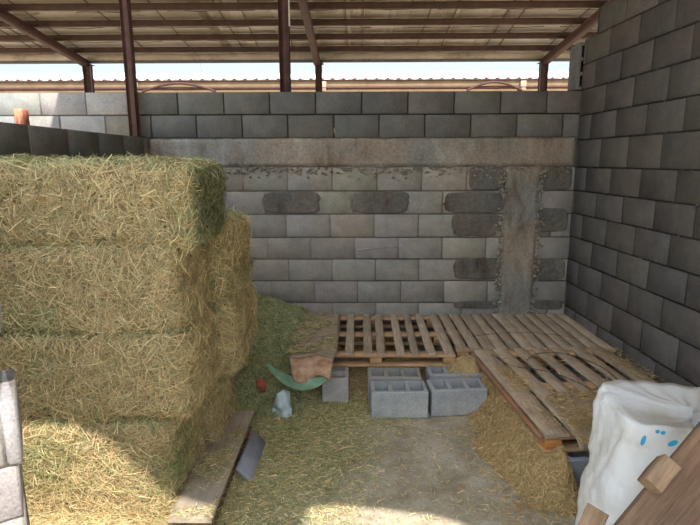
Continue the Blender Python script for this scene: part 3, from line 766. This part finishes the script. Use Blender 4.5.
scatter(60000, (-1.1, 1.1, 1.9, 3.8), d_floor, lambda x, y: .003 + x * 0, GRN + TAN, [w_ * 1.6 for w_ in WG] + [w_ * .8 for w_ in WT], .022, 'thin litter of chopped green hay over the bare floor', 1.5)
def d_floor2(x, y):
    n = noise3(np.stack([x, y, x * 0], 1), 2.1, 66, 3)
    return np.clip(.07 + .08 * (n > .45) + .6 * sm(x, .6, .9) , 0, 1)
scatter(5000, (-.5, 1.05, 1.9, 3.5), d_floor2, lambda x, y: .004 + x * 0, GLD, WD, .022, 'sparse tan stalks strewn across the middle of the floor', 1.15)
# stalks lying on the pallets, cardboard and sack
scatter(5000, (1.15, 1.92, 2.42, 3.05), lambda x, y: np.clip(.55 + noise3(np.stack([x, y, x * 0], 1), 2.5, 71, 3), 0, 1), lambda x, y: .341 + x * 0, GLD, WD, .022, 'tan stalks lying on the cardboard of the near pallet', 1.1)
scatter(900, (.95, 2.0, 2.95, 3.8), lambda x, y: .3 + x * 0, lambda x, y: .319 + x * 0, GLD, WD, .02, 'few stalks on the bare slats of the near pallet', 1.1)
scatter(5200, (-.50, -.16, 3.65, 4.65), lambda x, y: np.clip(.5 + noise3(np.stack([x, y, x * 0], 1), 2.5, 73, 3), 0, 1), lambda x, y: .360 + x * 0, GRN + TAN, WG + WT, .022, 'green and tan hay scattered over the flat feed sack', 1.1)
scatter(900, (1.0, 1.14, 2.6, 3.75), lambda x, y: np.clip(.4 + noise3(np.stack([x, y, x * 0], 1), 2.5, 75, 3), 0, 1), lambda x, y: .319 + x * 0, GLD, WD, .02, 'gold stalks caught on the outer slat of the near pallet', 1.2)
scatter(600, (1.86, 2.04, 2.9, 3.85), lambda x, y: .9 + x * 0, lambda x, y: .321 + x * 0, [(.42, .30, .09), (.50, .36, .12)], [1, 1], .014, 'yellow hay dust on the right edge of the near pallet', 1.)

# ------------------------------------------------------------------ plank on the left with its odds and ends
pl = empty('wooden_plank', (-.78, 2.7, 0)); tag(pl, 'long grey-brown plank lying on blocks beside the bale stack, dusted with hay', 'plank')
board('top_board', (-.775, 2.15, .105), (-.775, 3.22, .105), .205, .022, wood_mat('grey_plank_wood', (.29, .24, .19), (.44, .38, .315)), pl, warp=.004)
for y in (2.28, 2.68, 3.08): board('foot_block', (-.82, y, .0545), (-.70, y, .0545), .09, .078, M_WOODR, pl)
board('bottom_board', (-.73, 2.18, .009), (-.73, 3.2, .009), .09, .013, M_WOODB, pl)
scatter(1500, (-.87, -.68, 2.16, 3.2), lambda x, y: np.clip(.3 + noise3(np.stack([x, y, x * 0], 1), 2.2, 77, 3), 0, 1), lambda x, y: .117 + x * 0, GRN + TAN, WG + WT, .02, 'green hay dust lying on the grey-brown plank', 1.3)
mb = MB(); mb.box((-.014, -.20, -.0), (.014, .20, .115), (.25, .27, .33), .006, jit=.003)
o = mb.build('concrete_slab', M_BLOCK); o.location = (-.575, 2.80, .003); o.rotation_euler = (0, R(-42), R(-2)); tag(o, 'narrow blue-grey concrete slab leaning on the plank side', 'slab')
# torn cardboard scrap, red shard, blue-white bag
mb = MB(); mb.box((-.05, -.04, 0), (.05, .04, .012), (.4, .25, .16), .003, jit=.004)
o = mb.build('cardboard_scrap', M_CARDO); o.location = (-.89, 3.31, .135); o.rotation_euler = (R(10), R(-6), R(12)); tag(o, 'small orange-brown cardboard scrap by the far end of the plank', 'cardboard')
M_RED = simple('red_clay', (.30, .07, .045), (.38, .11, .07), 18, .8, .3)
mb = MB(); mb.add([(-.055, 0, .10), (.03, -.01, .11), (.05, -.02, .0), (0, -.03, -.01), (-.055, .02, .085), (.03, .015, .1), (.05, .01, .0), (0, 0, -.01)],
                  [(0, 3, 2, 1), (4, 5, 6, 7), (0, 1, 5, 4), (1, 2, 6, 5), (2, 3, 7, 6), (3, 0, 4, 7)], (.4, .1, .1))
o = mb.build('clay_shard', M_RED); o.location = (-.69, 3.52, .125); o.scale = (.85, .85, .8); o.rotation_euler = (0, R(14), R(8)); tag(o, 'broken red clay shard sticking out of the hay heap', 'shard')
M_BAG = simple('blue_white_plastic', (.36, .46, .52), (.58, .66, .68), 11, .35, .5, 18, spec=.5)
def f_bag(u, v):
    x = -.59 + u * (.15 - .02 * v) + .03 * v * (1 - u) ; z = .008 + v * .14 + .035 * u * v; y = 3.36 + .06 * v + .022 * math.sin(u * 7 + v * 4) + .018 * math.sin(v * 9) - .03 * u
    return x, y, z
tag(sheet('plastic_bag', f_bag, 18, 18, .003, M_BAG), 'crumpled pale blue plastic bag standing in the floor litter', 'bag')

# ------------------------------------------------------------------ white woven sack at right
M_SACK = None
def sack_mat():
    m, nt, b = mat('white_woven_plastic'); co = objco(nt)
    l = noise_node(nt, 3.2, 5, .6, co)
    c = ramp(nt, l.outputs[0], [(.32, (.46, .43, .37)), (.48, (.60, .60, .59)), (.75, (.66, .69, .74))]).outputs[0]
    w1 = nt.nodes.new('ShaderNodeTexWave'); w1.inputs['Scale'].default_value = 120; nt.links.new(co, w1.inputs[0])
    w2 = noise_node(nt, 9, 5, .6, co); ad = nt.nodes.new('ShaderNodeMath'); ad.operation = 'MULTIPLY_ADD'; ad.inputs[1].default_value = .06
    nt.links.new(w1.outputs['Fac'], ad.inputs[0]); nt.links.new(w2.outputs[0], ad.inputs[2])
    nt.links.new(c, b.inputs['Base Color']); b.inputs['Roughness'].default_value = .55; b.inputs['Specular IOR Level'].default_value = .35
    bump(nt, b, ad.outputs[0], .5, .03); return m
M_SACK = sack_mat()
def sackpt(a, t):
    """a angle 0..1, t height 0..1"""
    th = a * 2 * math.pi
    cx = 1.42 + .03 * t; cy = 1.98 + .10 * t
    hx = .40 * (1 - .165 * t ** 1.3) + .03 * math.sin(t * 3.1); hy = .22 * (1 - .25 * t)
    ex = 3.0 + 4 * t; c, s = math.cos(th), math.sin(th); k = (abs(c) ** ex + abs(s) ** ex) ** (-1 / ex)
    x = cx + hx * c * k; y = cy + hy * s * k; z = .0 + .765 * t
    return x, y, z
NA, NT = 96, 46; V = []
for j in range(NT + 1):
    for i in range(NA):
        V.append(sackpt(i / NA, j / NT))
V = np.array(V); tt = np.repeat(np.arange(NT + 1) / NT, NA); aa = np.tile(np.arange(NA) / NA, NT + 1)
cen = np.stack([1.42 + .03 * tt, 1.98 + .10 * tt, V[:, 2]], 1); d = V - cen; d /= np.linalg.norm(d, axis=1, keepdims=True)
am = .018 * noise3(V, 1.6, 81, 2) + .012 * noise3(V * [1, 1, 2.2], 3.0, 83, 3) + .02 * np.abs(noise3(V * [1.0, 1, .5] + [0, 0, .3], 2.2, 85, 1)) + .02 * noise3(V * [.4, .4, 3], 2.0, 84, 2) * np.exp(-tt * 5)
am += -.014 * np.exp(-np.abs(noise3(V * [1, 1, .6], 2.1, 101, 2)) * 14) - .010 * np.exp(-np.abs(noise3(V * [.5, 1, 1.2] + [0, 0, 3], 3.3, 103, 2)) * 12)
V = V + d * am[:, None]; V[:, 2] = np.maximum(V[:, 2], .002)
# rim slopes down to the right and sags
rim = -.03 * sm(V[:, 0], 1.15, 1.75) * tt ** 3 + .018 * noise3(V, 3.4, 87, 2) * tt ** 6 - .055 * (1 - np.sin(aa * 2 * math.pi)) * .5 * tt ** 4
V[:, 2] += rim
mb = MB(); F = [(j * NA + i, j * NA + (i + 1) % NA, (j + 1) * NA + (i + 1) % NA, (j + 1) * NA + i) for j in range(NT) for i in range(NA)]
top = V[NT * NA:]; c3 = top.mean(0); inner = []; nin = 7
VV = [V]
for r in range(1, nin + 1):
    q = top + (c3 - top) * np.array([1, 1, 0]) * (r / nin) * .999; q[:, 2] = top[:, 2] - .05 * math.sin(r / nin * 1.57) + .02 * noise3(q, 3.2, 90, 3) * (r / nin); VV.append(q)
for r in range(nin):
    b0 = NT * NA + r * NA
    F += [(b0 + i, b0 + (i + 1) % NA, b0 + NA + (i + 1) % NA, b0 + NA + i) for i in range(NA)]
mb.add(np.concatenate(VV), F, (.8, .8, .8))
so = mb.build('woven_sack', M_SACK, smooth=True); tag(so, 'large white woven plastic sack with blue printed marks beside the near pallet', 'sack')
# printed marks pressed on the cloth
bvh = BVHTree.FromObject(so, bpy.context.evaluated_depsgraph_get())
M_BLUE = simple('blue_print', (.02, .28, .50), (.03, .36, .58), 20, .6)
def mark(cx, cz, rx, rz_, rot=0, bend=0):
    n = 20; V = []
    for j in range(4):
        for i in range(n):
            a = i / n * 6.2832; r = j / 3; px = math.cos(a) * rx * r; pz = math.sin(a) * rz_ * r; pz += bend * px * px
            X = cx + px * math.cos(rot) - pz * math.sin(rot); Z = cz + px * math.sin(rot) + pz * math.cos(rot)
            o_ = Vector((0, 0, 1.76)); h = bvh.ray_cast(o_, (Vector((X, 1.79, Z)) - o_).normalized())
            p = h[0]; V.append(p + Vector((-.0005, -.001, .001)))
    F = [(j * n + i, j * n + (i + 1) % n, (j + 1) * n + (i + 1) % n, (j + 1) * n + i) for j in range(3) for i in range(n)]
    b = MB(); b.add([tuple(v) for v in V], F, (0, .2, .5)); tag(b.build('printed_mark', M_BLUE, so, smooth=True), 'small blue printed mark')
MARKS = [(1.078, .729, .009, .021, R(-12)), (1.127, .765, .009, .008, 0), (1.148, .760, .009, .008, 0), (1.189, .717, .020, .011, R(25))]
for a in MARKS: mark(*a)
# grey crumpled film behind it
M_FILM = simple('grey_film', (.30, .32, .31), (.46, .48, .47), 16, .25, .5, 30, spec=.6)
def f_film(u, v):
    x = 1.62 + u * .36 + .02 * math.sin(v * 8); y = 2.24 + .09 * v + .02 * math.sin(u * 9); z = .54 + .15 * v + .03 * math.sin(u * 8 + v * 3) * v + .02 * math.sin(u * 21) * v - .08 * u
    return x, y, z
# ------------------------------------------------------------------ boards at the lower right
bp = empty('broken_pallet', (.70, 1.05, 0)); tag(bp, 'broken brown pallet timbers leaning up in front of the white sack', 'pallet')
def upv(a, b_, toward=(0, -.75, .65)):
    ax = (Vector(b_) - Vector(a)).normalized(); t = Vector(toward); return (t - ax * t.dot(ax)).normalized()
A0, A1 = (.16, 1.14, .02), (1.62, 1.873, 1.10)
ba = board('stringer', A0, A1, .085, .035, M_WOODB, bp, up=upv(A0, A1), ch=.004)
ax = (Vector(A1) - Vector(A0)).normalized(); un = upv(A0, A1)
def on(px_, off, side=0):
    s = un.cross(ax).normalized(); return Vector(A0) + ax * ((px_ - A0[0]) / ax.x) + un * off + s * side
c0 = on(1.045, .0525, .05)
board('corner_block', c0 - ax * .055, c0 + ax * .055, .06, .07, M_WOODM, bp, up=un, ch=.004)
B0, B1 = (.79, 1.545, .02), (1.64, 1.75, 1.02)
board('face_board', B0, B1, .17, .022, M_WOODB, bp, up=upv(B0, B1), ch=.003)
S0, S1 = (.38, 1.24, .03), (.785, 1.50, .655)
board('stub_board', S0, S1, .07, .028, M_WOODM, bp, up=upv(S0, S1), ch=.013)
tag(sheet('plastic_film', f_film, 20, 14, .002, M_FILM), 'crumpled grey plastic film behind the white sack by the right wall', 'film')

# ------------------------------------------------------------------ wires on the pallets
M_WIRE = simple('dark_wire', (.05, .04, .035), (.09, .07, .06), 30, .6)
def wire(pts, label, r=.003):
    P = [Vector(p) for p in pts]; out = []
    for i in range(len(P) - 1):
        p0, p1, p2, p3 = P[max(i - 1, 0)], P[i], P[i + 1], P[min(i + 2, len(P) - 1)]
        for k in range(8):
            t = k / 8; out.append(.5 * ((2 * p1) + (p2 - p0) * t + (2 * p0 - 5 * p1 + 4 * p2 - p3) * t * t + (3 * p1 - p0 - 3 * p2 + p3) * t ** 3))
    out.append(P[-1]); mb = MB(); tube(mb, out, r, (.1, .1, .1), 6); return tag(mb.build('wire', M_WIRE), label, 'wire')
wire([(1.03, 3.72, 0.322), (1.12, 3.5, 0.323), (1.3, 3.42, 0.323), (1.42, 3.3, 0.323), (1.5, 3.1, 0.325), (1.42, 2.98, 0.337), (1.22, 2.98, 0.337)], 'thin dark wire curling over the left side of the near pallet')
wire([(1.25, 3.60, 0.323), (1.38, 3.74, 0.323), (1.58, 3.74, 0.323), (1.72, 3.55, 0.323), (1.75, 3.3, 0.323), (1.66, 3.08, 0.325), (1.5, 2.95, 0.342)], 'thin dark wire looping over the right side of the near pallet')
wire([(.98, 4.15, 0.316), (1.25, 4.24, 0.316), (1.55, 4.24, 0.316), (1.85, 4.1, 0.316)], 'thin dark wire lying across the close-slatted back pallet', .0025)

# ------------------------------------------------------------------ bits on the walls and beyond
mb = MB(); mb.box((-.025, -.03, 0), (.025, .03, .088), (.6, .2, .12), .004, jit=.002)
for k in (-1, 1): mb.box((k * .012 - .003, -.0308, .008), (k * .012 + .003, -.029, .082), (.35, .12, .07), 0)
o = mb.build('clay_brick', simple('orange_clay', (.55, .20, .12), (.66, .28, .18), 20, .85, .3)); o.location = (-1.915, 3.08, 1.966); tag(o, 'orange clay brick standing on end on the low left wall', 'brick')

M_CORR = simple('white_corrugated', (.70, .70, .68), (.80, .80, .78), 3, .5)
sh = empty('neighbouring_shed', (0, 14, 0)); tag(sh, 'long neighbouring shed with a white corrugated roof seen through the eave gap', 'shed')
mb = MB(); n = 0; V = []; xs = np.arange(-14, 12, .0625)
for i, x in enumerate(xs):
    dz = .035 * (1 if (i // 2) % 2 else 0); V += [(x, 13.98, 3.80 + dz), (x, 17.0, 4.40 + dz)]
mb.add(V, [(2 * i, 2 * i + 2, 2 * i + 3, 2 * i + 1) for i in range(len(xs) - 1)], (.8, .8, .8))
x = asch(mb.build('corrugated_roof', M_CORR), sh)
mb = MB(); xs = np.arange(-14, 12, .07); V = []
for i, x in enumerate(xs):
    h = 3.85 if i % 4 == 0 else 3.79; V += [(x, 13.965, 3.77), (x, 13.965, h), (x, 13.975, h), (x, 13.975, 3.77)]
mb.add(V, [(4 * i + k, 4 * i + (k + 1) % 4, 4 * i + 4 + (k + 1) % 4, 4 * i + 4 + k) for i in range(len(xs) - 1) for k in range(4)], (.1, .05, .04))
asch(mb.build('roof_edge', M_STEEL), sh)
mb = MB(); xs = np.arange(-14, 12, .08); V = []
for i, x in enumerate(xs):
    h = 4.475 if i % 4 < 2 else 4.42; V += [(x, 16.985, 4.40), (x, 16.985, h), (x, 17.01, h), (x, 17.01, 4.40)]
mb.add(V, [(4 * i + k, 4 * i + (k + 1) % 4, 4 * i + 4 + (k + 1) % 4, 4 * i + 4 + k) for i in range(len(xs) - 1) for k in range(4)], (.1, .05, .04))
asch(mb.build('ridge_cap', simple('grey_ridge', (.40, .42, .42), (.5, .52, .52), 4, .6)), sh)
mb = MB(); mb.box((-14, 13.99, 3.60), (12, 14.07, 3.785), (.5, .4, .25), .01); asch(mb.build('fascia', simple('tan_fascia', (.22, .145, .085), (.32, .22, .135), 2, .8)), sh)
mb = MB(); tube(mb, [(-14, 13.93, 3.585), (12, 13.93, 3.585)], .035, (.1, .05, .04), 8); tube(mb, [(-14, 13.95, 3.775), (12, 13.95, 3.775)], .018, (.1, .05, .04), 6); asch(mb.build('pipe', M_STEEL), sh)
mb = MB(); mb.box((-14, 14.03, -.02), (12, 14.2, 3.62), (.5, .42, .32), .01); asch(mb.build('front_wall', simple('beige_wall', (.16, .105, .065), (.22, .15, .09), 2, .9)), sh)
M_BRK = simple('pale_bracket', (.38, .27, .2), (.45, .33, .25), 5, .8)
for x in (-5.65, -.80, 4.30):
    mb = MB(); mb.box((x - .07, 13.9, 3.5), (x + .07, 13.98, 3.74), (.6, .45, .3), .01); asch(mb.build('bracket', M_BRK), sh)
for (x, w) in ((-4.5, 1.9), (3.55, 1.4)):
    mb = MB(); pts = [(x - w / 2 + w * t, 13.86, 3.50 + .20 * math.sin(t * 3.1416)) for t in np.linspace(0, 1, 12)]; tube(mb, pts, .03, (.1, .05, .04), 6); asch(mb.build('curved_brace', M_STEEL), sh)
# antennas
M_DK = simple('aerial_metal', (.20, .22, .26), (.26, .28, .32), 5, .5)
def aerial(x, y, z0, z1, label):
    o = empty('antenna', (x, y, z0)); tag(o, label, 'antenna')
    mb = MB(); tube(mb, [(0, 0, 0), (0, 0, z1 - z0)], .014, (.3, .3, .3), 6); mb.build('mast', M_DK, o)
    mb = MB()
    for k in range(5): tube(mb, [(-.14 + .015 * k, 0, z1 - z0 - .06 * k - .02), (.14 - .015 * k, 0, z1 - z0 - .06 * k - .02)], .006, (.3, .3, .3), 5)
    mb.build('elements', M_DK, o)
aerial(-8.35, 17.05, 4.40, 4.78, 'rooftop antenna left of the leaning post, far off in the sky gap')
aerial(-4.80, 17.05, 4.40, 4.78, 'rooftop antenna between the leaning post and the thick post')

# ------------------------------------------------------------------ light
w = bpy.data.worlds.new('World'); SC.world = w; w.use_nodes = True; nt = w.node_tree; nt.nodes.clear()
out = nt.nodes.new('ShaderNodeOutputWorld'); bg = nt.nodes.new('ShaderNodeBackground')
tc = nt.nodes.new('ShaderNodeTexCoord'); sp = nt.nodes.new('ShaderNodeSeparateXYZ'); nt.links.new(tc.outputs['Generated'], sp.inputs[0])
rp = ramp(nt, sp.outputs[2], [(0.0, (.26, .31, .315)), (.22, (.27, .325, .34)), (.42, (.80, .88, .96)), (1.0, (.72, .86, 1.0))])
nt.links.new(rp.outputs[0], bg.inputs[0]); bg.inputs[1].default_value = 2.0
nt.links.new(bg.outputs[0], out.inputs[0])
sd = Vector((-.25, .55, -.80)).normalized()
sl_ = bpy.data.lights.new('sun', 'SUN'); sl_.energy = 5.4; sl_.angle = R(.53); sl_.color = (1.0, .92, .80)
so_ = bpy.data.objects.new('sun', sl_); COL.objects.link(so_); so_.rotation_euler = sd.to_track_quat('-Z', 'Y').to_euler(); so_.location = (3, -6, 9)

# ------------------------------------------------------------------ camera
cd = bpy.data.cameras.new('camera'); cam = bpy.data.objects.new('camera', cd); COL.objects.link(cam); SC.camera = cam
cd.sensor_fit = 'HORIZONTAL'; cd.sensor_width = 36; cd.lens = 520 / 700 * 36; cd.clip_start = .02; cd.clip_end = 300
yaw, pit, rol = R(.5515), R(11.1046), R(-.1676)
f = Vector((-math.sin(yaw) * math.cos(pit), math.cos(yaw) * math.cos(pit), -math.sin(pit))); r = Vector((math.cos(yaw), math.sin(yaw), 0)); u = r.cross(f)
c_, s_ = math.cos(rol), math.sin(rol); r2 = c_ * r + s_ * u; u2 = -s_ * r + c_ * u
Mc = Matrix((r2, u2, -f)).transposed().to_4x4(); Mc.translation = (0, 0, 1.76); cam.matrix_world = Mc
SC.view_settings.view_transform = 'Standard'; SC.view_settings.look = 'None'; SC.view_settings.gamma = 1.0; SC.view_settings.exposure = .75
SC.view_settings.use_curve_mapping = False
